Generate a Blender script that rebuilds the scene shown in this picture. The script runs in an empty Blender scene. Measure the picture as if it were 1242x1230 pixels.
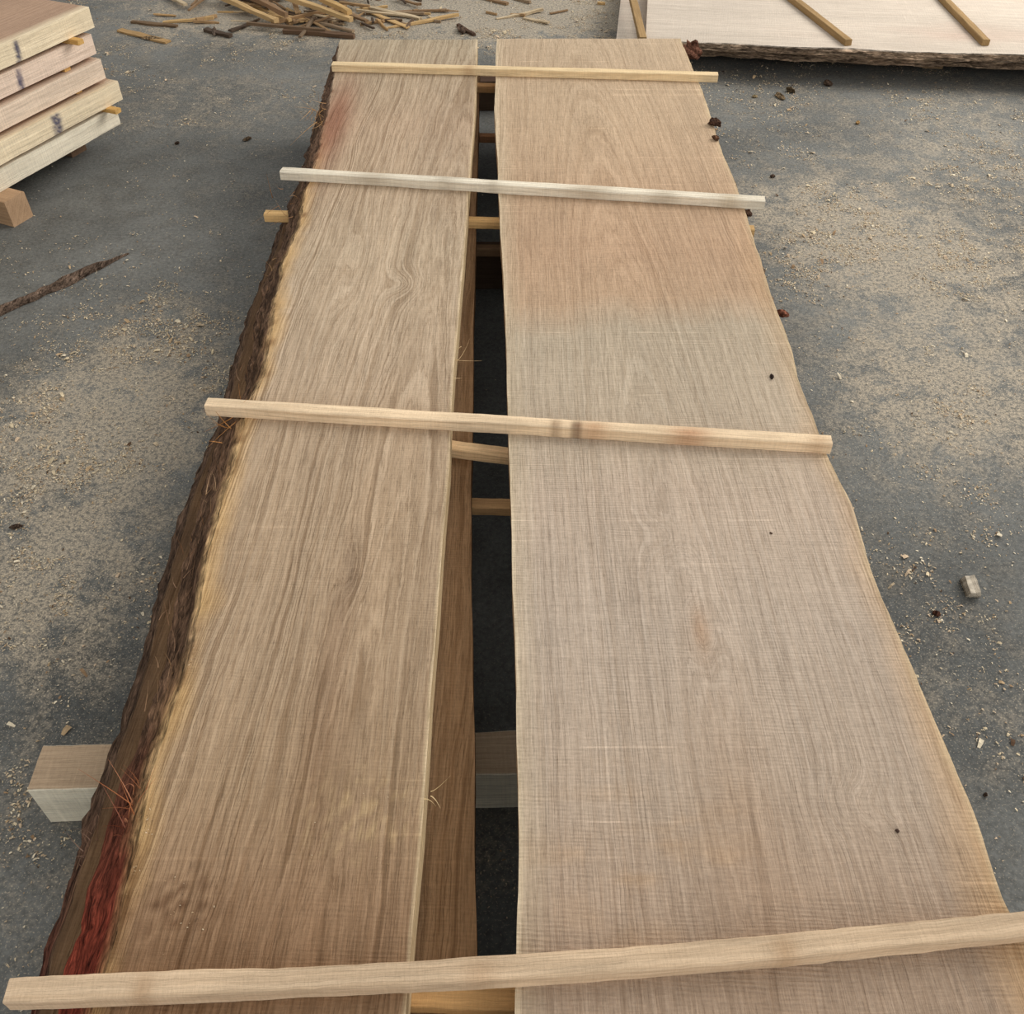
import bpy, math, random, bmesh
import numpy as np
from mathutils import Matrix, Vector
random.seed(7); RNG=np.random.RandomState(11)
scene=bpy.context.scene
scene.view_settings.view_transform='Standard'
scene.view_settings.look='None'

# ------------------------------------------------ camera
F=1147.0; PITCH=math.radians(44.7); CH=1.6
cam_d=bpy.data.cameras.new('camera'); cam=bpy.data.objects.new('camera',cam_d)
scene.collection.objects.link(cam); scene.camera=cam
cam.location=(0,0,CH); cam.rotation_euler=(math.pi/2-PITCH,0,0)
cam_d.sensor_fit='HORIZONTAL'; cam_d.sensor_width=36; cam_d.lens=F/1242*36
cam_d.clip_start=0.02

def bp(px,py,z=0.0):
    """photo measurement -> metres on the horizontal plane at height z"""
    u=(px-621)/F; v=-(py-615)/F
    dy=math.cos(PITCH)+v*math.sin(PITCH); dz=-math.sin(PITCH)+v*math.cos(PITCH)
    t=(z-CH)/dz
    return np.array([u*t,dy*t])
def lin(c):
    c=np.asarray(c,float)/255.
    return np.where(c<=.04045,c/12.92,((c+.055)/1.055)**2.4)

# ------------------------------------------------ numpy noise
TAB=RNG.rand(256,256)
def vn(x,y,s=0):
    x=np.asarray(x,float)+s*17.3; y=np.asarray(y,float)+s*31.7
    x,y=np.broadcast_arrays(x,y)
    xi=np.floor(x).astype(int); yi=np.floor(y).astype(int)
    fx=x-xi; fy=y-yi; fx=fx*fx*(3-2*fx); fy=fy*fy*(3-2*fy)
    a=TAB[xi%256,yi%256]; b=TAB[(xi+1)%256,yi%256]; c=TAB[xi%256,(yi+1)%256]; d=TAB[(xi+1)%256,(yi+1)%256]
    return ((a*(1-fx)+b*fx)*(1-fy)+(c*(1-fx)+d*fx)*fy)*2-1
def fbm(x,y,s=0,o=4):
    r=0;a=1.;t=0
    for i in range(o):
        r=r+a*vn(np.asarray(x)*2**i,np.asarray(y)*2**i,s+i*3); t+=a; a*=.5
    return r/t

# ------------------------------------------------ materials
def newmat(name):
    m=bpy.data.materials.new(name); m.use_nodes=True
    nt=m.node_tree; b=nt.nodes['Principled BSDF']
    return m,nt,b
class N:
    def __init__(s,nt): s.nt=nt
    def put(s,n,i,v):
        if v is None: return
        if isinstance(v,bpy.types.NodeSocket): s.nt.links.new(v,n.inputs[i])
        else: n.inputs[i].default_value=v
    def math(s,op,a,b=None,c=None,clamp=False):
        n=s.nt.nodes.new('ShaderNodeMath'); n.operation=op; n.use_clamp=clamp
        s.put(n,0,a); s.put(n,1,b); s.put(n,2,c); return n.outputs[0]
    def vmul(s,a,b):
        n=s.nt.nodes.new('ShaderNodeVectorMath'); n.operation='MULTIPLY'; s.put(n,0,a); s.put(n,1,b); return n.outputs[0]
    def dot(s,a,b):
        n=s.nt.nodes.new('ShaderNodeVectorMath'); n.operation='DOT_PRODUCT'; s.put(n,0,a); s.put(n,1,b); return n.outputs[1]
    def scale(s,a,f):
        n=s.nt.nodes.new('ShaderNodeVectorMath'); n.operation='SCALE'; s.put(n,0,a); s.put(n,3,f); return n.outputs[0]
    def noise(s,vec,scale=1,detail=2,rough=.5,w=None,dist=0):
        n=s.nt.nodes.new('ShaderNodeTexNoise')
        if w is not None: n.noise_dimensions='1D'; s.put(n,'W',w)
        else: s.put(n,'Vector',vec)
        s.put(n,'Scale',scale); s.put(n,'Detail',detail); s.put(n,'Roughness',rough)
        if dist: s.put(n,'Distortion',dist)
        return n.outputs[0]
    def rng(s,v,a,b,c=0.,d=1.):
        n=s.nt.nodes.new('ShaderNodeMapRange'); s.put(n,0,v); s.put(n,1,a); s.put(n,2,b); s.put(n,3,c); s.put(n,4,d); return n.outputs[0]
    def mix(s,f,a,b):
        n=s.nt.nodes.new('ShaderNodeMix'); n.data_type='RGBA'
        s.put(n,0,f); s.put(n,6,a); s.put(n,7,b); return n.outputs[2]
    def attr(s,name):
        n=s.nt.nodes.new('ShaderNodeAttribute'); n.attribute_name=name; return n
    def bump(s,h,strength,dist,bsdf):
        n=s.nt.nodes.new('ShaderNodeBump'); s.put(n,'Height',h); s.put(n,'Strength',strength); s.put(n,'Distance',dist)
        s.nt.links.new(n.outputs[0],bsdf.inputs['Normal'])

def wood(name,A=.6,Lk=.4,B=.3,C=.35,D=.12,E=.15,sawp=.006,S=1.,rough=.9,dark=(.62,.56,.50,1),bdist=.0016):
    m,nt,b=newmat(name); g=N(nt)
    col=g.attr('basecol').outputs['Color']; ring=g.attr('ring').outputs['Fac']; gc=g.attr('gc').outputs['Vector']
    wob=g.noise(g.vmul(gc,(80,9,80)),1,5,.7)
    ringw=g.math('ADD',ring,g.math('MULTIPLY',g.math('SUBTRACT',wob,.5),1.3))
    r=g.rng(g.noise(None,.8,5,.7,w=ringw),.36,.64)
    def lines(sc,wd,bv,lo,hi):
        l0=g.math('ABSOLUTE',g.math('SUBTRACT',g.noise(None,sc,1,.5,w=ringw),.5))
        l=g.rng(l0,.0,wd,1.,0.)
        return g.math('MULTIPLY',l,g.rng(g.noise(g.vmul(gc,bv),1,3,.6),lo,hi))
    line=g.math('MAXIMUM',lines(.55,.05,(30,1.6,30),.42,.6),g.math('MULTIPLY',lines(1.5,.07,(60,6,60),.42,.6),.7))
    fib=g.noise(g.vmul(gc,(330,9,330)),1,5,.7)
    fl=g.rng(g.noise(g.vmul(gc,(260,14,260)),1,3,.6),.53,.66)     # open-pore dashes
    pore=g.rng(g.noise(g.vmul(gc,(560,50,560)),1,2,.5),.57,.70)
    # rough band-saw kerf marks: irregular spacing, strength varying in patches
    nz=g.noise(g.vmul(gc,(2.5,14,3)),1,4,.65)
    ph=g.math('ADD',g.dot(gc,(40.,2*math.pi/sawp,0)),g.math('MULTIPLY',nz,22.))
    patch=g.rng(g.noise(g.vmul(gc,(5,7,5)),1,4,.65),.40,.64,.1,1.)
    sw=g.math('MULTIPLY',g.math('SINE',ph),patch)
    sw1=g.noise(g.vmul(gc,(60,300,14)),1,3,.65)
    sw2=g.noise(g.vmul(gc,(7,190,4)),1,3,.7)
    ln=g.math('MULTIPLY',g.rng(g.noise(g.vmul(gc,(.6,130,1)),1,1,.5),.66,.73),g.rng(g.noise(g.vmul(gc,(9,4,1)),1,2,.5),.48,.6))
    blot=g.noise(g.vmul(gc,(10,1.6,10)),1,4,.6)
    c1=g.mix(g.math('MULTIPLY',r,A),col,g.vmul(col,dark[:3]))
    c1=g.mix(g.math('MULTIPLY',line,Lk),c1,g.vmul(col,(.42,.36,.30)))
    c1=g.mix(g.math('MULTIPLY',fl,C*1.1),c1,g.vmul(col,(.46,.40,.34)))
    v=g.math('ADD',1.0,g.math('MULTIPLY',g.math('SUBTRACT',.5,fib),B*2))
    v=g.math('SUBTRACT',v,g.math('MULTIPLY',pore,C*.7))
    v=g.math('ADD',v,g.math('MULTIPLY',sw,D*.6*S))
    v=g.math('ADD',v,g.math('MULTIPLY',g.math('SUBTRACT',sw1,.5),D*4.5))
    v=g.math('ADD',v,g.math('MULTIPLY',g.math('SUBTRACT',sw2,.5),D*2.6*S))
    v=g.math('ADD',v,g.math('MULTIPLY',ln,E))
    v=g.math('ADD',v,g.math('MULTIPLY',g.math('SUBTRACT',blot,.5),.25))
    nt.links.new(g.scale(c1,v),b.inputs['Base Color'])
    b.inputs['Roughness'].default_value=rough; b.inputs['Specular IOR Level'].default_value=.1
    h=g.math('ADD',g.math('ADD',g.math('MULTIPLY',sw,.16*S),g.math('MULTIPLY',sw1,.8)),g.math('SUBTRACT',g.math('MULTIPLY',fib,1.),g.math('MULTIPLY',line,.5)))
    g.bump(h,.8,bdist,b)
    return m
def barkmat(name):
    m,nt,b=newmat(name); g=N(nt)
    col=g.attr('basecol').outputs['Color']; gc=g.attr('gc').outputs['Vector']
    a=g.noise(g.vmul(gc,(85,16,85)),1,6,.75,dist=.7)
    c=g.noise(g.vmul(gc,(260,34,260)),1,3,.6)
    v=g.rng(a,.36,.66,.25,1.9)
    v=g.math('MULTIPLY',v,g.rng(c,.3,.7,.45,1.6))
    nt.links.new(g.scale(col,v),b.inputs['Base Color'])
    b.inputs['Roughness'].default_value=.95; b.inputs['Specular IOR Level'].default_value=.08
    g.bump(g.math('ADD',a,g.math('MULTIPLY',c,.4)),1.,.009,b)
    return m
def plainmat(name,rough=.9,nz=60):
    m,nt,b=newmat(name); g=N(nt)
    tc=nt.nodes.new('ShaderNodeTexCoord').outputs['Object']
    n=g.noise(tc,nz,3,.6)
    nt.links.new(g.scale(g.attr('basecol').outputs['Color'],g.rng(n,.3,.7,.75,1.25)),b.inputs['Base Color'])
    b.inputs['Roughness'].default_value=rough; b.inputs['Specular IOR Level'].default_value=.15
    return m
M_OAK=wood('oak_sawn',A=.52,Lk=.68,B=.5,C=.36,D=.07,E=.12,S=.9)
M_OAK2=wood('oak_sawn_fine',A=.34,Lk=.28,B=.42,C=.28,D=.115,E=.28,S=1.)
M_PINE=wood('pine_sticker',A=.4,Lk=.22,B=.4,C=.16,D=.06,E=.0,sawp=.009,S=.2)
M_PALE=wood('pale_board',A=.35,Lk=.2,B=.4,C=.16,D=.06,E=.1,sawp=.011,S=.7)
M_BARK=barkmat('bark')
M_CHIP=plainmat('chip',nz=120)

# ------------------------------------------------ mesh helper
def mkobj(name,V,Fc,cols=None,ring=None,gc=None,mats=(),mi=None,parent=None,smooth=False,matrix=None):
    me=bpy.data.meshes.new(name); me.from_pydata(np.asarray(V).tolist(),[],Fc); 
    n=len(V)
    if cols is not None:
        a=me.color_attributes.new('basecol','FLOAT_COLOR','POINT')
        c=np.ones((n,4)); c[:,:3]=cols; a.data.foreach_set('color',c.ravel().astype(np.float32))
    if ring is not None:
        a=me.attributes.new('ring','FLOAT','POINT'); a.data.foreach_set('value',np.asarray(ring,np.float32).ravel())
    a=me.attributes.new('gc','FLOAT_VECTOR','POINT')
    a.data.foreach_set('vector',np.asarray(V if gc is None else gc,np.float32).ravel())
    for m in mats: me.materials.append(m)
    if mi is not None: me.polygons.foreach_set('material_index',np.asarray(mi,np.int32))
    if smooth: me.polygons.foreach_set('use_smooth',[True]*len(me.polygons))
    me.update(); me.validate()
    ob=bpy.data.objects.new(name,me); scene.collection.objects.link(ob)
    if matrix is not None: ob.matrix_world=matrix
    if parent is not None: ob.parent=parent
    return ob
def empty(name,loc=(0,0,0)):
    e=bpy.data.objects.new(name,None); e.location=loc; e.empty_display_size=.1
    scene.collection.objects.link(e); return e

# ------------------------------------------------ slab builder
def make_slab(name,L,R,z,th,y0,y1,colfn,ringfn,step=.012,nx=48,WL=.0,WR=.0,barkL=False,barkR=False,
              wobL=.0,wobR=.0,barkcol=None,mat=None,seed=0,matrix=None,parent=None,sidecol=None,goff=(0,0,0),bpow=.85):
    ny=max(2,int((y1-y0)/step)); ns=8
    ys=np.linspace(y0,y1,ny+1)
    xl=L(ys)+wobL*fbm(ys*5,0,seed,6); xr=R(ys)+wobR*fbm(ys*5,9,seed+2,6)
    t=np.linspace(0,1,nx+1)
    K=nx+1+2*ns; V=np.zeros((ny+1,K,3)); Cc=np.zeros((ny+1,K,3)); RG=np.zeros((ny+1,K))
    endj=.004*fbm(t*6,3,seed)
    for k in range(nx+1):
        V[:,k,0]=xl+(xr-xl)*t[k]; V[:,k,1]=ys; V[:,k,2]=z
    V[-1,:nx+1,1]+=endj
    X=V[:,:nx+1,0];Y=V[:,:nx+1,1]
    eL=X-xl[:,None]; eR=xr[:,None]-X
    Cc[:,:nx+1]=colfn(X,Y,eL,eR); RG[:,:nx+1]=ringfn(X,Y)
    for side in (0,1):
        W,bk,x0,sg=((WR,barkR,xr,1),(WL,barkL,xl,-1))[side]
        W=W(ys) if callable(W) else W
        for i in range(1,ns+1):
            s=i/ns
            k=(nx+i) if side==0 else (nx+1+ns+(ns-i))
            am=.016 if bk else .0012
            off=W*(s**bpow)+am*fbm(ys*6,s*3+side*5,seed+5,5)*min(1,s*2)
            if bk: off+=.011*fbm(ys*34,s*9,seed+8,3)*min(1,s*2)
            V[:,k,0]=x0+sg*off; V[:,k,1]=ys; V[:,k,2]=z-th*s
            if bk and s<1: V[:,k,2]+=.006*fbm(ys*18,s*7,seed+4,3)*min(1,s*2)
            if bk:
                bc=barkcol(ys,np.full_like(ys,s)) if barkcol else np.tile(lin((70,48,36)),(ny+1,1))
                if i==1: bc=bc*.6+.4*Cc[:,nx if side==0 else 0]
                Cc[:,k]=bc
            else:
                Cc[:,k]=sidecol(ys,np.full_like(ys,s)) if sidecol else Cc[:,nx if side==0 else 0]
            RG[:,k]=RG[:,nx if side==0 else 0]+s*th*120
    idx=np.arange((ny+1)*K).reshape(ny+1,K)
    ks=np.arange(K); kn=(ks+1)%K
    q=np.stack([idx[:-1][:,ks],idx[:-1][:,kn],idx[1:][:,kn],idx[1:][:,ks]],-1).reshape(-1,4)
    mk=np.zeros(K,int)
    if barkR: mk[nx:nx+ns]=1
    if barkL: mk[nx+1+ns:]=1
    mi=np.tile(mk,ny).tolist()+[0,0]
    Fc=q.tolist()+[idx[0][::-1].tolist(),idx[-1].tolist()]
    Vf=V.reshape(-1,3)
    return mkobj(name,Vf,Fc,Cc.reshape(-1,3),RG.ravel(),Vf+np.array(goff),(mat or M_OAK,M_BARK),mi,parent=parent,matrix=matrix)

def edge(pts,z):
    w=np.array([bp(a,b,z) for a,b in pts]); w=w[np.argsort(w[:,1])]
    def f(y):
        y=np.asarray(y,float)
        i=min(len(w)-1,4); s0=(w[i,0]-w[0,0])/(w[i,1]-w[0,1])
        r=np.interp(y,w[:,1],w[:,0])
        return np.where(y<w[0,1],w[0,0]+s0*.5*(y-w[0,1]),r)
    return f
ZT=.35; TH=.06
LL=edge([(412,50),(403,110),(390,180),(374,235),(345,325),(320,450),(300,515),(262,650),(232,780),(190,930),(150,1080),(128,1170),(115,1230)],ZT)
LR=edge([(579,48),(578,110),(570,215),(562,320),(551,440),(547,500),(545,560),(535,680),(522,850),(512,1000),(500,1130),(492,1230)],ZT)
RL=edge([(602,48),(600,130),(604,215),(610,330),(614,450),(619,560),(622,700),(626,850),(628,1000),(625,1140),(622,1230)],ZT)
RR=edge([(828,52),(845,95),(872,170),(895,235),(915,290),(945,385),(970,460),(1000,540),(1030,610),(1055,690),(1110,810),(1160,930),(1218,1090),(1245,1140),(1285,1230)],ZT)
YF=bp(600,48,ZT)[1]; YN=-.9

def ramp_cols(ticks,k=1.):
    ys=np.array([bp(600,t[0],ZT)[1] for t in ticks]); cs=np.array([lin(t[1]) for t in ticks])*k*np.array([.985,1.,.985])
    lum=cs@np.array([.3,.6,.1]); cs=cs*.86+.14*lum[:,None]
    o=np.argsort(ys); ys=ys[o]; cs=cs[o]
    return lambda y: np.stack([np.interp(y,ys,cs[:,i]) for i in range(3)],-1)
cl=ramp_cols([(50,(196,174,142)),(150,(206,174,140)),(300,(210,182,148)),(450,(212,182,148)),(600,(206,174,138)),(800,(198,166,130)),(950,(190,156,118)),(1100,(180,142,104)),(1230,(170,132,94))],.93)
cr=ramp_cols([(50,(210,180,144)),(150,(212,178,140)),(300,(208,168,130)),(360,(205,168,131)),(400,(200,178,149)),(520,(204,181,153)),(600,(210,184,158)),(750,(208,184,160)),(950,(204,178,152)),(1100,(194,164,136)),(1230,(186,156,128))],.90)
def mixc(c,t,w): return c*(1-w[...,None])+np.asarray(t)*w[...,None]
def gau(X,Y,px,py,sx,sy,z=ZT):
    c=bp(px,py,z); return np.exp(-((X-c[0])/sx)**2-((Y-c[1])/sy)**2)
def colL(X,Y,eL,eR):
    c=cl(Y)
    c=c*(1+.14*fbm(X*12,Y*1.4,3))[...,None]
    w=np.clip(1-(eL+.022*fbm(Y*9,X*9,5))/.034,0,1)*np.clip((3.1-Y)/.5,0,1)
    c=mixc(c,lin((216,176,118)),w*.75)
    w=np.clip(1-(eL+.01*fbm(Y*20,X*9,6))/.012,0,1)*np.clip(fbm(Y*25,X*30,7)*3,0,1)
    c=mixc(c,lin((120,84,54)),w*.7)
    c=mixc(c,lin((158,104,80)),np.clip(gau(X,Y,405,150,.05,.35)*1.1,0,1)*.75)
    c=mixc(c,lin((108,90,74)),np.clip(gau(X,Y,428,690,.022,.07)*(.6+.9*fbm(X*60,Y*20,8)),0,1)*.85)
    c=mixc(c,lin((112,84,60)),gau(X,Y,395,950,.05,.12)*.4)
    c=mixc(c,lin((140,110,84)),gau(X,Y,400,820,.03,.25)*.45)
    c=mixc(c,lin((90,62,42)),np.clip(gau(X,Y,215,1100,.05,.05)*(.15+1.8*fbm(X*90,Y*80,18)),0,1)*.9)
    c=mixc(c,lin((216,186,140)),np.clip(gau(X,Y,440,990,.09,.06)*1.8*fbm(X*110,Y*110,28),0,1)*.7)
    c=mixc(c,lin((120,84,56)),np.clip(gau(X,Y,250,1190,.25,.14),0,1)*.4)
    w=np.clip(1-eR/.006,0,1); return mixc(c,lin((232,208,168)),w*.8)
def colR(X,Y,eL,eR):
    c=cr(Y+.05*fbm(X*5,Y*3,9)+.03*fbm(X*20,Y*4,19))
    c=c*(1+.10*fbm(X*9,Y*1.2,13))[...,None]
    w=np.clip(1-(eR+.03*fbm(Y*3,X*4,15))/.055,0,1)
    c=mixc(c,lin((204,162,110)),w*.55*np.clip((2.6-Y)/1.5,0.1,1))
    w=np.clip(1-(eR+.008*fbm(Y*14,X*4,25))/.010,0,1)
    c=mixc(c,lin((216,192,152)),w*.6)
    w=np.clip(1-(eL+.01*fbm(Y*3,X*4,16))/.05,0,1)
    c=mixc(c,lin((216,196,164)),w*.5)
    c=mixc(c,lin((172,130,92)),gau(X,Y,850,765,.015,.05)*.5)
    c=mixc(c,lin((150,120,92)),gau(X,Y,900,1000,.06,.25)*.35)
    c=mixc(c,lin((204,160,108)),np.clip(gau(X,Y,780,1060,.14,.14)*fbm(X*12,Y*40,17)*1.5,0,1)*.35)
    w=np.clip(1-eL/.006,0,1)*.5; return mixc(c,lin((230,210,174)),w)
def ringL(X,Y):
    xc=-.22+.04*fbm(Y*.5,1,21)+.03*(Y-1)
    Xw=X+.024*fbm(X*4,Y*1.3,22)+.009*fbm(X*14,Y*4.5,23)
    d=.035+.026*Y+.012*fbm(Y*.7,4,24)
    r=np.sqrt((Xw-xc)**2+d**2)*130
    r+=4.5*gau(X,Y,490,345,.045,.06)+6*gau(X,Y,435,320,.035,.25)+2.5*gau(X,Y,428,690,.02,.07)
    return r
def ringR(X,Y):
    xc=.30+.03*fbm(Y*.5,1,31)-.02*(Y-1)
    Xw=X+.020*fbm(X*3.5,Y*1.,32)+.004*fbm(X*14,Y*5,33)
    d=.025+.055*np.sqrt((Y-.7)**2+.01)+.008*fbm(Y*.8,4,34)
    r=np.sqrt((Xw-xc)**2+d**2)*130
    r+=2.5*gau(X,Y,800,650,.05,.05)+4*gau(X,Y,1040,975,.06,.04)+4*gau(X,Y,850,765,.02,.06)-3*gau(X,Y,890,820,.03,.12)
    return r
def barkL(y,s):
    base=np.array([np.interp(y,[-.9,.50,.82,2.2,4.2],[a,b,c2,d,e]) for a,b,c2,d,e in
        zip(lin((112,58,46)),lin((134,62,46)),lin((100,76,58)),lin((104,80,62)),lin((102,80,64)))]).T
    base=base*(1.0+.8*fbm(y*4,s*3,41)[:,None])
    w=np.clip((fbm(y*8,s*2,43)+.15)*3,0,1)*np.clip((3.0-y),0,1)*np.clip(1.1-s*2.4,0,1)
    return mixc(base,lin((160,122,82)),w*.6)
def barkL2(y,s):
    c=mixc(barkL(y+3,s)*.8,lin((112,94,74)),np.clip(.7-s*5,0,1))
    return mixc(c,lin((110,52,40)),np.clip((.75-y)*3,0,1)*np.clip(fbm(y*9,s*3,47)+.3,0,1))
def barkR(y,s):
    n=fbm(y*7,s*4,51); return np.tile(lin((112,92,74)),(len(y),1))*(1+.8*n[:,None])
fl=lambda y: np.interp(y,[.5,1.3,2.5,4],[1,1,.8,.4])

top_l=make_slab('live_edge_oak_slab',LL,LR,ZT,TH,YN,YF,colL,ringL,nx=64,WL=lambda y:.070*fl(y),barkL=True,wobL=.015,wobR=.0015,barkcol=barkL,seed=1,
    sidecol=lambda y,s:np.tile(lin((205,180,140)),(len(y),1)))
top_r=make_slab('live_edge_oak_slab',RL,RR,ZT,TH,YN,YF+.01,colR,ringR,nx=72,WR=.012,barkR=True,wobR=.011,wobL=.004,barkcol=barkR,mat=M_OAK2,seed=4,
    sidecol=lambda y,s:np.tile(lin((190,160,125)),(len(y),1)))
L2R=edge([(583,60),(577,270),(572,560),(571,700),(575,900),(578,1150)],.265)
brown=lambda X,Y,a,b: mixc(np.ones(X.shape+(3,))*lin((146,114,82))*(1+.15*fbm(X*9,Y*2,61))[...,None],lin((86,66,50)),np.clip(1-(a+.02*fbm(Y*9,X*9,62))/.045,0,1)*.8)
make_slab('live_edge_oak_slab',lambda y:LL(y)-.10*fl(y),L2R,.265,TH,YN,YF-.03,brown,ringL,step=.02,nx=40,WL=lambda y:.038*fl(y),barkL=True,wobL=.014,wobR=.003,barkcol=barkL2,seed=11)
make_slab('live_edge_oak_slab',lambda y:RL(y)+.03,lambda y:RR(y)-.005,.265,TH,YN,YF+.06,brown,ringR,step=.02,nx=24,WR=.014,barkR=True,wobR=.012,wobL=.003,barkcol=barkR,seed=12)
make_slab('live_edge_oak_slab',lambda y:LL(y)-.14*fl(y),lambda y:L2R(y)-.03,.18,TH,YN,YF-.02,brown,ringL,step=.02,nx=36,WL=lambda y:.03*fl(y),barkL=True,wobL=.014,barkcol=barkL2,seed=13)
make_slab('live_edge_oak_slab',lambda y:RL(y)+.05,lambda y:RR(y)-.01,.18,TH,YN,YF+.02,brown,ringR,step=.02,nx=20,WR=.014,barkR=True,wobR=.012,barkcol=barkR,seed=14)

# ------------------------------------------------ stickers / beams
def beam(name,a,b,ztop,w,h,col,seed=0,bow=0.,lift=0.,spots=(),mat=None,parent=None,topcol=None,jag=.0008):
    a=np.array(a);b=np.array(b); Ln=np.linalg.norm(b-a); d=(b-a)/Ln; p=np.array([-d[1],d[0]])
    n=max(12,int(Ln/.010)); ts=np.linspace(0,1,n+1)
    c=.002
    sec=[(-w/2+c,0),(-w/6,0),(w/6,0),(w/2-c,0),(w/2,-c),(w/2,-h/2),(w/2,-h+c),(w/2-c,-h),(-w/2+c,-h),(-w/2,-h+c),(-w/2,-h/2),(-w/2,-c)]
    V=[];C=[];G=[];RG=[]
    for t in ts:
        cen=a+(b-a)*t+p*bow*math.sin(math.pi*t)
        zz=ztop+lift*(2*t-1)**2
        for (s,q) in sec:
            j1=jag*float(vn(t*Ln*8,s*90+q*50,seed))+.0008*float(vn(t*Ln*60,s*90+q*50,seed+9)); j2=jag*float(vn(t*Ln*9,s*80+q*70,seed+3))
            if q<=-h+c: j2=0
            P=cen+p*(s+j1)
            V.append((P[0],P[1],zz+q+min(j2,.001)))
            cc=lin(col)*(1+.24*float(fbm(t*Ln*6,s*60+q*60,seed+5)))
            if topcol is not None and q>-.001: cc=lin(topcol)
            for (sp,sr,sc,sw) in spots:
                k=math.exp(-(((t*Ln-sp*Ln)/sr)**2)-((s+w*.2)/(w*.6))**2)*sw
                cc=cc*(1-k)+lin(sc)*k
            C.append(cc); G.append((s+seed*.37,t*Ln+seed*1.7,q)); RG.append((s*1.0+q*.7+.006*float(fbm(t*Ln*3,s*10,seed)))*160+seed*9)
    K=len(sec); Fc=[]
    for i in range(n):
        for k in range(K):
            k2=(k+1)%K; Fc.append((i*K+k,i*K+k2,(i+1)*K+k2,(i+1)*K+k))
    Fc.append(tuple(range(K))[::-1]); Fc.append(tuple(n*K+k for k in range(K)))
    ob=mkobj(name,V,Fc,np.array(C),RG,G,(mat or M_PINE,),parent=parent)
    bm=bmesh.new(); bm.from_mesh(ob.data); bmesh.ops.recalc_face_normals(bm,faces=bm.faces); bm.to_mesh(ob.data); bm.free()
    return ob
ZS=ZT+.026
beam('wood_sticker',bp(403,76,ZS),bp(871,89,ZS),ZS,.030,.026,(242,214,168),1,spots=[(.36,.02,(170,120,80),.4)])
beam('wood_sticker',bp(341,205,ZS),bp(928,241,ZS),ZS,.034,.026,(242,230,206),2,jag=.0014,spots=[(.2,.05,(184,166,140),.5),(.35,.03,(174,156,130),.4),(.45,.02,(170,155,130),.5),(.65,.07,(172,152,124),.6),(.8,.04,(164,144,116),.5),(.93,.03,(174,148,108),.5)])
beam('wood_sticker',bp(250,487,ZS),bp(1009,533,ZS),ZS,.030,.027,(244,216,178),3,spots=[(.57,.010,(120,84,56),.7),(.603,.010,(76,50,34),1.),(.63,.03,(190,136,92),.6),(.78,.04,(190,124,80),.6),(.98,.02,(190,150,110),.5)])
beam('wood_sticker',bp(5,1198,ZS+.012),bp(1330,1112,ZS),ZS,.030,.028,(222,194,160),4,bow=-.012,lift=.006,jag=.0014,spots=[(.12,.012,(170,130,92),.5),(.42,.02,(190,150,112),.4),(.7,.015,(180,140,100),.5)])
z2=.289
beam('wood_sticker',bp(321,257,z2),bp(915,276,z2),z2,.03,.0245,(232,190,130),5)
beam('wood_sticker',bp(350,514,z2),bp(960,592,z2),z2,.03,.0245,(242,206,158),6)
beam('wood_sticker',bp(240,1200,z2),bp(1100,1222,z2),z2,.03,.0245,(204,160,106),7)
beam('wood_sticker',bp(420,99,z2),bp(840,108,z2),z2,.03,.0245,(190,150,105),8)
z1=.2045
beam('wood_sticker',bp(400,605,z1),bp(1010,620,z1),z1,.03,.0245,(214,170,120),9)
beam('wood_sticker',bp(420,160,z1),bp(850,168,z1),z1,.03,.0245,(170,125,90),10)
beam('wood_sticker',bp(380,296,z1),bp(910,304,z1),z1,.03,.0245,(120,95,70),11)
beam('wood_sticker',(-.6,-.2),(.7,-.2),z1,.03,.0245,(214,170,120),12)
def bearer(a,b,seed,col=(250,240,214),tc=(190,164,134)):
    return beam('support_beam',a,b,.1195,.085,.1195,col,seed,mat=M_PALE,topcol=tc,jag=.0015)
bearer((-.83,.852),(.62,.905),21)
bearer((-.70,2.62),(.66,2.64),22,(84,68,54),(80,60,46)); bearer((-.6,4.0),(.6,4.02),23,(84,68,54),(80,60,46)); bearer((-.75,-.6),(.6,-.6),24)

# ------------------------------------------------ floor
blobs=[(1030,300,.34,1.15),(1190,340,.4,1.15),(1100,470,.30,1.1),(970,240,.26,.9),(1150,200,.5,.75),(900,110,.5,.35),(1100,600,.22,.35),(1090,760,.2,.3),(1220,880,.2,.4),(1235,500,.3,.8),(1200,120,.5,.5),
 (130,480,.28,1.15),(50,560,.27,1.15),(205,400,.25,.7),(210,520,.2,.9),(40,720,.2,1.1),(120,660,.2,.8),(90,820,.2,.6),(310,250,.3,.25),(220,120,.4,.5),(330,130,.4,.3),(30,1010,.2,.4),(60,1130,.15,.35),
 (450,22,.4,1.5),(600,8,.5,1.5),(300,12,.45,1.0),(680,0,.5,1.3),(180,40,.3,.5),(250,-60,1.,1.2),(600,-60,1.2,1.5),(600,1060,.12,.5)]
bw=[(bp(a,b)[0],bp(a,b)[1],s,k) for a,b,s,k in blobs]
def dens(x,y):
    d=0.07+0*x
    for bx,by,s,k in bw: d=d+k*np.exp(-((x-bx)**2+(y-by)**2)/(s*s))
    return d
gx=np.arange(-9,9.01,.06); gy=np.arange(-4,13.01,.06)
GX,GY=np.meshgrid(gx,gy); nxg=len(gx); nyg=len(gy)
D=dens(GX,GY)
Vv=np.stack([GX,GY,np.zeros_like(GX)],-1).reshape(-1,3)
idx=np.arange(nxg*nyg).reshape(nyg,nxg)
Fq=np.stack([idx[:-1,:-1],idx[:-1,1:],idx[1:,1:],idx[1:,:-1]],-1).reshape(-1,4).tolist()
m,nt,b=newmat('concrete_floor'); g=N(nt)
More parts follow.
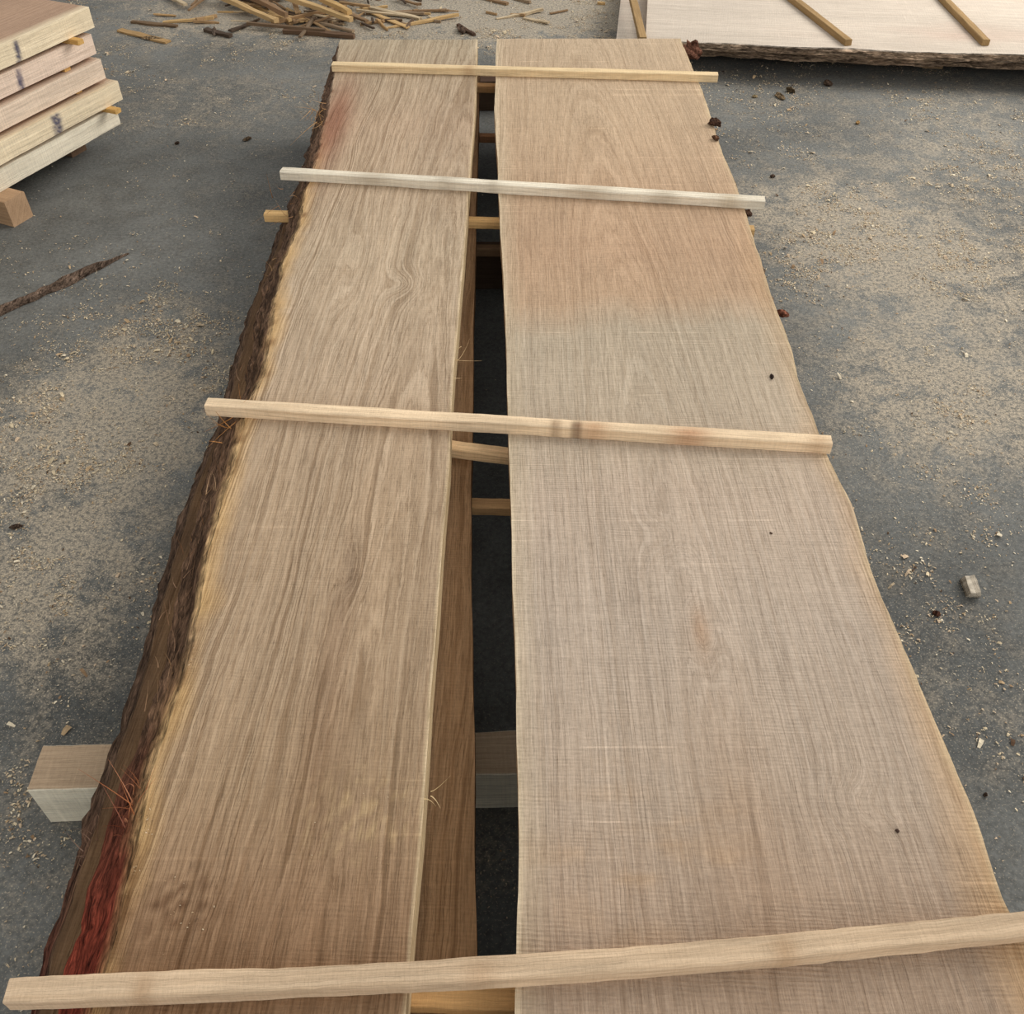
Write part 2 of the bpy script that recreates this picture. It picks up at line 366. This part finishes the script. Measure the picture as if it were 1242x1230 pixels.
P=g.attr('gc').outputs['Vector']; dust=g.attr('ring').outputs['Fac']
n1=g.noise(P,1.3,5,.6); n2=g.noise(P,9,5,.65); n3=g.noise(P,90,3,.6); n4=g.noise(P,260,3,.6); n5=g.noise(P,9,8,.80,dist=.3)
c=g.mix(g.rng(n1,.35,.65),(*lin((86,86,82)),1),(*lin((118,117,111)),1))
c=g.mix(g.rng(n2,.45,.75,0,.6),c,(*lin((68,67,63)),1))
c=g.scale(c,g.rng(n3,.3,.7,.74,1.26))
cover=g.rng(g.math('ADD',n5,g.math('MULTIPLY',dust,.08)),.51,.65)
dm=g.math('MULTIPLY',g.math('MULTIPLY',dust,cover),.95,clamp=True)
grn=g.math('MULTIPLY',g.rng(n3,.40,.56,.3,1.),g.rng(n4,.40,.54,.45,1.))
c=g.mix(g.math('MULTIPLY',dm,grn),c,(*lin((178,163,140)),1))
sp=g.math('MULTIPLY',g.rng(n4,.58,.66),g.math('ADD',.2,g.math('MULTIPLY',dust,.8)),clamp=True)
c=g.mix(sp,c,(*lin((200,184,158)),1))
nt.links.new(c,b.inputs['Base Color']); b.inputs['Roughness'].default_value=.85; b.inputs['Specular IOR Level'].default_value=.2
g.bump(g.math('ADD',g.math('MULTIPLY',n3,.5),n2),.5,.004,b)
mkobj('floor',Vv,Fq,ring=D.ravel(),mats=(m,))

# ------------------------------------------------ sawdust flakes
def flakes(name,X,Y,Z,ln,wd,cols,tilt=.5,parent=None):
    n=len(X); yaw=RNG.rand(n)*6.283; ti=(RNG.rand(n)-.5)*2*tilt
    a=np.stack([np.cos(yaw),np.sin(yaw),np.sin(ti)],-1)*ln[:,None]/2
    bb=np.stack([-np.sin(yaw),np.cos(yaw),np.sin((RNG.rand(n)-.5)*tilt)],-1)*wd[:,None]/2
    c0=np.stack([X,Y,Z+np.abs(a[:,2])+np.abs(bb[:,2])+.0008],-1)
    mid=np.zeros_like(c0); mid[:,2]=ln*.12
    V=np.stack([c0-a-bb,c0+mid-bb,c0+a-bb*.6,c0+a+bb*.6,c0+mid+bb,c0-a+bb],1).reshape(-1,3)
    i=np.arange(n)*6
    Fc=np.concatenate([np.stack([i,i+1,i+4,i+5],-1),np.stack([i+1,i+2,i+3,i+4],-1)]).tolist()
    return mkobj(name,V,Fc,np.repeat(cols,6,0),mats=(M_CHIP,),parent=parent)
pal=np.array([lin(c) for c in [(216,196,160),(200,178,146),(226,210,180),(182,154,118),(158,128,96),(208,182,150),(92,70,52)]])
NC=1300000
X=RNG.uniform(-3.0,3.8,NC); Y=RNG.uniform(.1,6.6,NC)
d=dens(X,Y); cl1=fbm(X*4,Y*4,71,4); cl2=fbm(X*22,Y*22,72,4)
pr=np.clip(d,0,1.7)*np.clip(.35+2.6*cl1,0.06,1.4)*np.clip(.35+3.*cl2,.06,1.7)*.75+.005
k=RNG.rand(NC)<pr
k&=~((X>-.98)&(X<.85)&(Y<4.25)&(X>LL(Y)-.2)&(X<RR(Y)-.01)&((RNG.rand(NC)<.93)|(np.abs(Y-.88)<.12)|(np.abs(Y-2.63)<.1)|(np.abs(Y-4.01)<.1)))
k&=~((X>-.88)&(X<-.5)&(np.abs(Y-.855)<.06))
X=X[k];Y=Y[k]; n=len(X); print('flakes',n)
sz=.0022+.0036*RNG.rand(n)**2.4+.012*(RNG.rand(n)<.012)*RNG.rand(n)
ci=RNG.choice(7,n,p=[.24,.2,.2,.14,.06,.13,.03])
flakes('sawdust_flakes',X,Y,np.zeros(n),sz*1.3,sz*(.4+.5*RNG.rand(n)),pal[ci]*(.78+.3*RNG.rand(n))[:,None])
pts=[]
for (px,py,s,cn) in [(440,985,.06,15),(220,1100,.05,25),(255,600,.03,40),(225,800,.025,50),(170,1000,.025,50),(150,1060,.02,40)]:
    c=bp(px,py,ZT); pts.append(np.stack([c[0]+RNG.randn(cn)*s*.5,c[1]+RNG.randn(cn)*s*.6],-1))
pts=np.concatenate(pts)
ok=((pts[:,0]>LL(pts[:,1])+.005)&(pts[:,0]<LR(pts[:,1])-.01))
pts=pts[ok]; n=len(pts); sz=.0010+.0012*RNG.rand(n)**2
flakes('dust',pts[:,0],pts[:,1],np.full(n,ZT),sz*1.3,sz*.7,pal[RNG.choice(7,n,p=[.05,.2,.0,.25,.35,.05,.1])],parent=top_l)

# ------------------------------------------------ irregular lumps & splinters
def lump(px,py,z,sx,sy,sz,col,seed,V,Fc,C,rot=0):
    c=bp(px,py,z); base=len(V); nu,nv=10,6
    for j in range(nv+1):
        ph=math.pi*j/nv
        for i in range(nu):
            th=2*math.pi*i/nu
            r=1+.45*float(vn(th*1.3+seed,ph*1.9,seed))
            x=math.sin(ph)*math.cos(th)*sx*r; y=math.sin(ph)*math.sin(th)*sy*r; zz=math.cos(ph)*sz*r
            V.append((c[0]+x*math.cos(rot)-y*math.sin(rot),c[1]+x*math.sin(rot)+y*math.cos(rot),max(z+.0005,z+sz*.8+zz)))
            C.append(lin(col)*(1+.4*float(vn(th*3,ph*4,seed+2))))
    for j in range(nv):
        for i in range(nu):
            i2=(i+1)%nu; Fc.append((base+j*nu+i,base+(j+1)*nu+i,base+(j+1)*nu+i2,base+j*nu+i2))
V=[];Fc=[];C=[]
DK=(80,64,52)
for a in [(1004,104,0,.018,.014,.012,DK),(945,118,0,.035,.015,.008,(120,100,74)),(958,112,0,.02,.012,.012,(96,80,58)),(1135,746,0,.006,.008,.006,(90,60,46)),(968,1160,0,.006,.010,.005,(80,68,58)),
          (915,118,0,.012,.008,.006,(150,130,96)),(1040,150,0,.012,.008,.006,(140,110,70)),(1195,965,0,.004,.004,.004,DK),(937,215,0,.010,.008,.006,DK),(215,175,0,.010,.008,.006,DK),(20,640,0,.006,.014,.005,DK),
          (950,480,0,.006,.008,.005,(90,70,54)),(260,40,0,.05,.012,.01,(90,76,64)),(185,48,0,.05,.018,.008,(130,108,80)),(560,38,0,.05,.02,.012,DK),(300,170,0,.02,.01,.006,(90,74,56))]:
    lump(*a,random.randint(1,90),V,Fc,C,random.random()*3)
mkobj('bark_debris',V,Fc,np.array(C),np.zeros(len(V)),mats=(M_BARK,))
V=[];Fc=[];C=[]
for a in [(936,458,ZT,.008,.004,.003,(60,48,42)),(866,152,ZT,.014,.022,.012,(86,62,48)),(868,170,ZT,.008,.014,.008,(100,72,54)),(1088,1008,ZT,.003,.003,.0015,(70,54,46)),(948,384,ZT-.04,.010,.015,.010,(120,76,58)),
          (935,647,ZT,.003,.002,.001,(90,70,56)),(905,262,ZT-.04,.012,.02,.010,(84,62,48)),
          (836,70,ZT-.06,.03,.04,.03,(110,74,58))]:
    lump(*a,random.randint(1,90),V,Fc,C,random.random()*3)
mkobj('bark_crumbs',V,Fc,np.array(C),np.zeros(len(V)),mats=(M_BARK,),parent=top_r)

def splinter(V,Fc,C,p,dr,L,w,col,curl):
    b0=len(V); n=7; p=np.array(p,float); dr=np.array(dr,float); dr/=np.linalg.norm(dr)
    side=np.cross(dr,(0,0,1)); side/=np.linalg.norm(side)+1e-9
    for i in range(n+1):
        t=i/n; ww=w*(1-t*.85)
        q=p+dr*L*t+np.array([curl[0],curl[1],curl[2]])*L*t*t
        V.append(tuple(q+side*ww)); V.append(tuple(q-side*ww)); V.append(tuple(q+np.array([0,0,ww*1.3])))
        C+= [lin(col)]*3
    for i in range(n):
        o=b0+i*3
        for k in range(3):
            k2=(k+1)%3; Fc.append((o+k,o+k2,o+3+k2,o+3+k))
V=[];Fc=[];C=[]
def spl(px,py,z,n,L,w,col,spread=1.,base=(-.6,.4,.3),jit=.02,curl=.5):
    for i in range(n):
        c=bp(px,py,z)+RNG.randn(2)*jit*np.array([.6,1.4])
        dd=np.array(base)+RNG.randn(3)*spread*.5
        cc=np.clip(np.array(col)+RNG.randint(-22,22),20,250)
        splinter(V,Fc,C,(c[0],c[1],z+RNG.rand()*.01-.005),dd,L*(.5+RNG.rand()),w,cc,RNG.randn(3)*curl)
spl(165,985,.32,26,.035,.0011,(168,108,72),.7,(-.1,.6,.8),.010)
spl(158,1010,.31,16,.03,.0012,(130,74,52),.7,(-.1,.7,.6),.010)
spl(110,1035,.25,12,.03,.0012,(130,100,80),1.,(-.4,.5,.6),.010)
spl(395,140,.34,18,.06,.0013,(190,146,98),.8,(-.6,-.6,.1),.05)
spl(350,250,.32,10,.05,.0012,(170,126,86),1.,(-.6,.2,-.1),.05)
for yy,xx in [(330,332),(400,314),(450,303),(560,274),(600,260),(640,246),(700,230),(760,217),(820,202),(880,184)]:
    spl(xx,yy,.325,8,.04,.0008,random.choice([(140,108,78),(116,86,62),(160,126,90)]),.45,(-.15,1,-.03),.02,.2)
spl(290,512,.33,8,.05,.0013,(190,134,80),1.,(-.6,-.6,0),.025)
spl(553,432,ZT-.005,5,.025,.0010,(228,196,150),.7,(.6,.2,.1),.02)
spl(518,965,ZT-.005,3,.015,.0010,(228,200,150),.6,(.8,.2,.1),.006)
mkobj('bark_splinters',V,Fc,np.array(C),mats=(M_CHIP,),parent=top_l)

# ------------------------------------------------ bark strip on floor
def strip(name,pxa,pxb,w,h,col,seed,mat=M_BARK,n=60):
    a=bp(*pxa);b2=bp(*pxb); Ln=np.linalg.norm(b2-a); dd=(b2-a)/Ln; p=np.array([-dd[1],dd[0]]); V=[];Fc=[];C=[]
    K=9
    for i in range(n+1):
        t=i/n; env=min(1,t*7+.25)*min(1,(1-t)*3+.2)
        cen=a+(b2-a)*t+p*.02*float(vn(t*3,1,seed))
        for k in range(K):
            an=math.pi*k/(K-1)
            r=(1+.35*float(vn(t*14,k*.9,seed+1)))*env
            V.append((*(cen+p*math.cos(an)*w*r),max(.001,math.sin(an)*h*r))); C.append(lin(col)*(1+.5*float(vn(t*10,k,seed+4))))
    for i in range(n):
        for k in range(K-1): Fc.append((i*K+k,(i+1)*K+k,(i+1)*K+k+1,i*K+k+1))
        Fc.append((i*K+K-1,(i+1)*K+K-1,(i+1)*K,i*K))
    Fc.append(tuple(range(K))); Fc.append(tuple(n*K+k for k in range(K))[::-1])
    return mkobj(name,V,Fc,np.array(C),np.zeros(len(V)),mats=(mat,))
strip('bark_strip',(-40,394),(156,308),.019,.018,(104,86,72),5)

# wood offcut
V=[];Fc=[];C=[];G=[]
c=bp(1176,716); nyy=8; W,Hh,Lh=.028,.022,.050
for j in range(nyy+1):
    for i,(sx,sz) in enumerate([(-.5,0),(-.55,.5),(-.42,1),(0,.92),(.4,1),(.52,.45),(.5,0)]):
        t=j/nyy-.5
        y=t*Lh+(.006*float(vn(i*1.7,3,77)) if j in(0,nyy) else 0)
        x=sx*W*(1+.1*float(vn(t*6,i,78)))
        r=math.radians(-4)
        V.append((c[0]+x*math.cos(r)-y*math.sin(r),c[1]+x*math.sin(r)+y*math.cos(r),max(.0005,sz*Hh))); C.append(lin((194,182,162))*(1+.4*float(vn(i*2,j,79)))); G.append((x,y,sz*Hh))
for j in range(nyy):
    for i in range(7):
        i2=(i+1)%7; Fc.append((j*7+i,j*7+i2,(j+1)*7+i2,(j+1)*7+i))
Fc.append(tuple(range(7))[::-1]); Fc.append(tuple(nyy*7+i for i in range(7)))
mkobj('wood_offcut',V,Fc,np.array(C),np.array(G)[:,0]*150,G,(M_PALE,))

# ------------------------------------------------ scrap pile
V=[];Fc=[];C=[];G=[];RG=[]
def slat(c,yaw,pitch,L,w,h,z,col,seed):
    b0=len(V); n=8; d=np.array([math.cos(yaw)*math.cos(pitch),math.sin(yaw)*math.cos(pitch),math.sin(pitch)]); p=np.array([-math.sin(yaw),math.cos(yaw),0]); u=np.cross(d,p)
    for i in range(n+1):
        t=i/n-.5; tw=w*(1-.25*abs(t)*2*random.random())
        cen=np.array([c[0],c[1],z])+d*L*t+p*.02*L*float(vn(t*3,seed,seed))
        for s,q in [(-.5,0),(-.5,1),(0,1.1),(.5,1),(.5,0)]:
            j=.1*float(vn(t*9,s*4+q,seed+1))
            v=cen+p*tw*(s+j)+u*h*(q-.5+j); v[2]=max(v[2],.001)
            V.append(tuple(v)); C.append(lin(col)*(1+.2*float(vn(t*4,s*3,seed+2)))); G.append((s*w+seed,t*L,q*h)); RG.append(s*w*150+seed)
    for i in range(n):
        for k in range(5):
            k2=(k+1)%5; Fc.append((b0+i*5+k,b0+(i+1)*5+k,b0+(i+1)*5+k2,b0+i*5+k2))
    Fc.append(tuple(b0+k for k in range(5))); Fc.append(tuple(b0+n*5+k for k in range(5))[::-1])
sc=[(200,166,116),(186,150,104),(170,138,100),(146,118,88),(110,90,72),(84,70,58),(194,174,142),(156,134,108),(130,110,88)]
def slpx(a,b,w,h,z,col,seed):
    A=bp(*a,z);B=bp(*b,z); d=B-A; slat((A+B)/2,math.atan2(d[1],d[0]),0,np.linalg.norm(d),w,h,z+h/2,col,seed)
slpx((262,-5),(335,28),.03,.02,.03,(206,172,122),1)
slpx((285,-10),(350,20),.025,.02,.05,(150,120,90),2)
slpx((330,-8),(425,27),.03,.02,.06,(212,178,126),3)
slpx((375,-8),(424,18),.028,.02,.08,(200,164,110),4)
slpx((300,30),(395,38),.02,.012,.02,(120,98,76),5)
slpx((145,38),(205,52),.04,.01,.0,(180,146,100),6)
slpx((160,28),(215,33),.03,.01,.0,(120,98,74),7)
slpx((345,40),(430,47),.03,.02,.0,(116,92,72),8)
slpx((250,38),(280,46),.03,.015,.0,(88,74,62),9)
slpx((555,32),(575,44),.02,.012,.0,(90,70,56),10)
slpx((330,30),(420,10),.02,.015,.02,(160,128,92),11)
for i in range(360):
    if i<240: px=random.gauss(385,75); py=random.uniform(-60,36)
    else: px=random.uniform(200,745); py=random.uniform(-70,28)
    c=bp(px,py)
    k=max(0,1-abs(px-370)/200)
    z=random.random()*.07*k*(1 if py<15 else .3)+.006
    small=random.random()<.65
    slat(c,random.gauss(-.6,.7),random.gauss(0,.06),random.uniform(.03,.14) if small else random.uniform(.15,.42),random.uniform(.005,.018) if small else random.uniform(.012,.03),random.uniform(.004,.014),z,random.choice(sc),100+i)
mkobj('wood_scrap_pile',V,Fc,np.clip(np.array(C),0,1),RG,G,(M_PALE,))

# ------------------------------------------------ lumber stack, left
def frame(o,d):
    d=np.array(d)/np.linalg.norm(d)
    return Matrix(((d[1],d[0],0,o[0]),(-d[0],d[1],0,o[1]),(0,0,1,0),(0,0,0,1)))
c0=bp(152,178); c1=bp(0,268); dd=c1-c0
MX=frame(c0,dd); st=empty('lumber_stack')
tops=[.50,.415,.33,.245,.16]
offs=[(0.0,-.02),(.006,.0),(-.004,.0),(-.026,-.03),(-.012,.0)]
facecols=[(246,226,190),(242,216,192),(238,214,188),(246,226,190),(242,230,204)]
marks=[(.34,.011),(.36,.012),(None,.01),(.30,.022),(None,0)]
for i,zt in enumerate(tops):
    ox,oy=offs[i]; th=.068; fc=facecols[i]; mk=marks[i]
    def cf(X,Y,a,b2,fc=fc,i=i):
        c=np.ones(X.shape+(3,))*lin((186,154,128))*(1+.15*fbm(X*6,Y*2,80+i))[...,None]
        return mixc(c,lin(fc),np.clip(1-a/.006,0,1))
    def sf(y,s,fc=fc,mk=mk,i=i):
        c=np.tile(lin(fc),(len(y),1))*(1+.10*fbm(y*5,s*3,90+i)[:,None])
        if mk[0] is not None:
            w=np.exp(-((y-mk[0]-.012*(s-.5)-.006*fbm(s*9+0*y,y*9,97+i))/mk[1])**4)*np.clip(.9+1.*fbm(y*90,s*9,95+i),0,1)
            c=mixc(c,lin((44,52,92)),w*.9)
        return c
    make_slab('board_%d'%(i+1),lambda y,ox=ox:ox+0*y,lambda y:.95+0*y,zt,th,oy,2.6,cf,lambda X,Y:X*120+3*fbm(X*3,Y*.8,85),
        step=.008,nx=20,wobL=.005,mat=M_PALE,seed=30+i,matrix=MX,parent=st,sidecol=sf,goff=(i*1.3,0,0))
def loc(x,y): 
    v=MX@Vector((x,y,0)); return (v.x,v.y)
for i,(zt,yy,ex) in enumerate([(.432,.10,-.04),(.347,.14,.02),(.262,.12,.02),(.177,.05,-.07),(.432,1.2,0),(.347,1.2,0),(.262,1.2,0),(.177,1.2,0),(.432,2.3,0),(.347,2.3,0),(.262,2.3,0),(.177,2.3,0)]):
    beam('sticker_%d'%(i+1),loc(ex,yy),loc(.93,yy),zt-.0002,.03,.0166,(224,178,108),40+i,parent=st)
for i,(yy,ex) in enumerate([(.62,-.08),(1.5,0.0),(2.3,0)]):
    beam('bearer_%d'%(i+1),loc(ex,yy),loc(.92,yy),.0918,.09,.0918,(190,156,122),60+i,parent=st,mat=M_PALE)
beam('bearer_4',loc(.12,.12),loc(.92,.12),.0918,.08,.0918,(120,96,76),64,parent=st,mat=M_PALE)

# ------------------------------------------------ lumber stack, right
zr=.15
a=bp(783,49,zr); b2=bp(1242,68,zr); MR=frame(a,b2-a); st2=empty('lumber_stack')
palec=lambda X,Y,e1,e2: mixc(np.ones(X.shape+(3,))*lin((210,196,178))*(1+.10*fbm(X*5,Y*1.5,101))[...,None],lin((200,168,148)),np.clip(fbm(X*3,Y*1.2,102)*1.5,0,1)*.5)
bkr=lambda y,s: np.tile(lin((150,128,106)),(len(y),1))*(1+.9*fbm(y*8,s*4,103)[:,None])
rr=lambda X,Y:X*100+5*fbm(X*3,Y*.8,105)
make_slab('slab_top',lambda y:-1.3+0*y,lambda y:0*y-.01+.010*np.sin(y*2.3),zr,.032,0,3.4,palec,rr,step=.015,nx=40,WR=.0,barkR=True,wobR=.022,barkcol=bkr,mat=M_PALE,seed=51,matrix=MR,parent=st2)
make_slab('slab_bottom',lambda y:-1.3+0*y,lambda y:0*y-.12,.09,.035,-.13,3.3,palec,rr,step=.02,nx=20,WR=.012,barkR=True,wobR=.02,barkcol=bkr,mat=M_PALE,seed=52,matrix=MR,parent=st2,goff=(3,0,0))
def loc2(x,y):
    v=MR@Vector((x,y,0)); return (v.x,v.y)
for i,yy in enumerate([.04,.9,1.8,2.8]):
    beam('sticker_%d'%(i+1),loc2(-1.28,yy),loc2(-.12,yy),.1178,.03,.0276,(200,160,100),70+i,parent=st2)
for i,yy in enumerate([.15,1.3,2.9]):
    beam('bearer_%d'%(i+1),loc2(-1.28,yy),loc2(-.24,yy),.0548,.09,.054,(150,125,95),80+i,parent=st2,mat=M_PALE)
zz=zr+.026
for i,(p,q) in enumerate([((764,-20),(780,45)),((940,-22),(1030,48)),((1128,-22),(1197,48))]):
    A=bp(*p,zz);B=bp(*q,zz); A=B+(A-B)*1.25
    beam('top_sticker_%d'%(i+1),A,B,zz,.032,.0255,(166,136,94),90+i,parent=st2)

# ------------------------------------------------ light
w=bpy.data.worlds.new('world'); scene.world=w; w.use_nodes=True
bg=w.node_tree.nodes['Background']; bg.inputs[0].default_value=(.975,.985,1.,1); bg.inputs[1].default_value=.66
def area(name,loc_,tgt,sx,sy,p,col):
    l=bpy.data.lights.new(name,'AREA'); l.shape='RECTANGLE'; l.size=sx; l.size_y=sy; l.energy=p; l.color=col
    o=bpy.data.objects.new(name,l); scene.collection.objects.link(o); o.location=loc_
    o.rotation_euler=(Vector(tgt)-Vector(loc_)).to_track_quat('-Z','Y').to_euler(); return o
area('shed_opening_light',(5.5,5.5,4.2),(0,1.5,0),5,4,470,(1,.985,.97))
area('camera_side_fill',(2.5,-5.5,3.6),(0,1.5,0),5,3.5,160,(.97,.985,1))  # added fill lamp behind the camera, brightens faces turned towards it
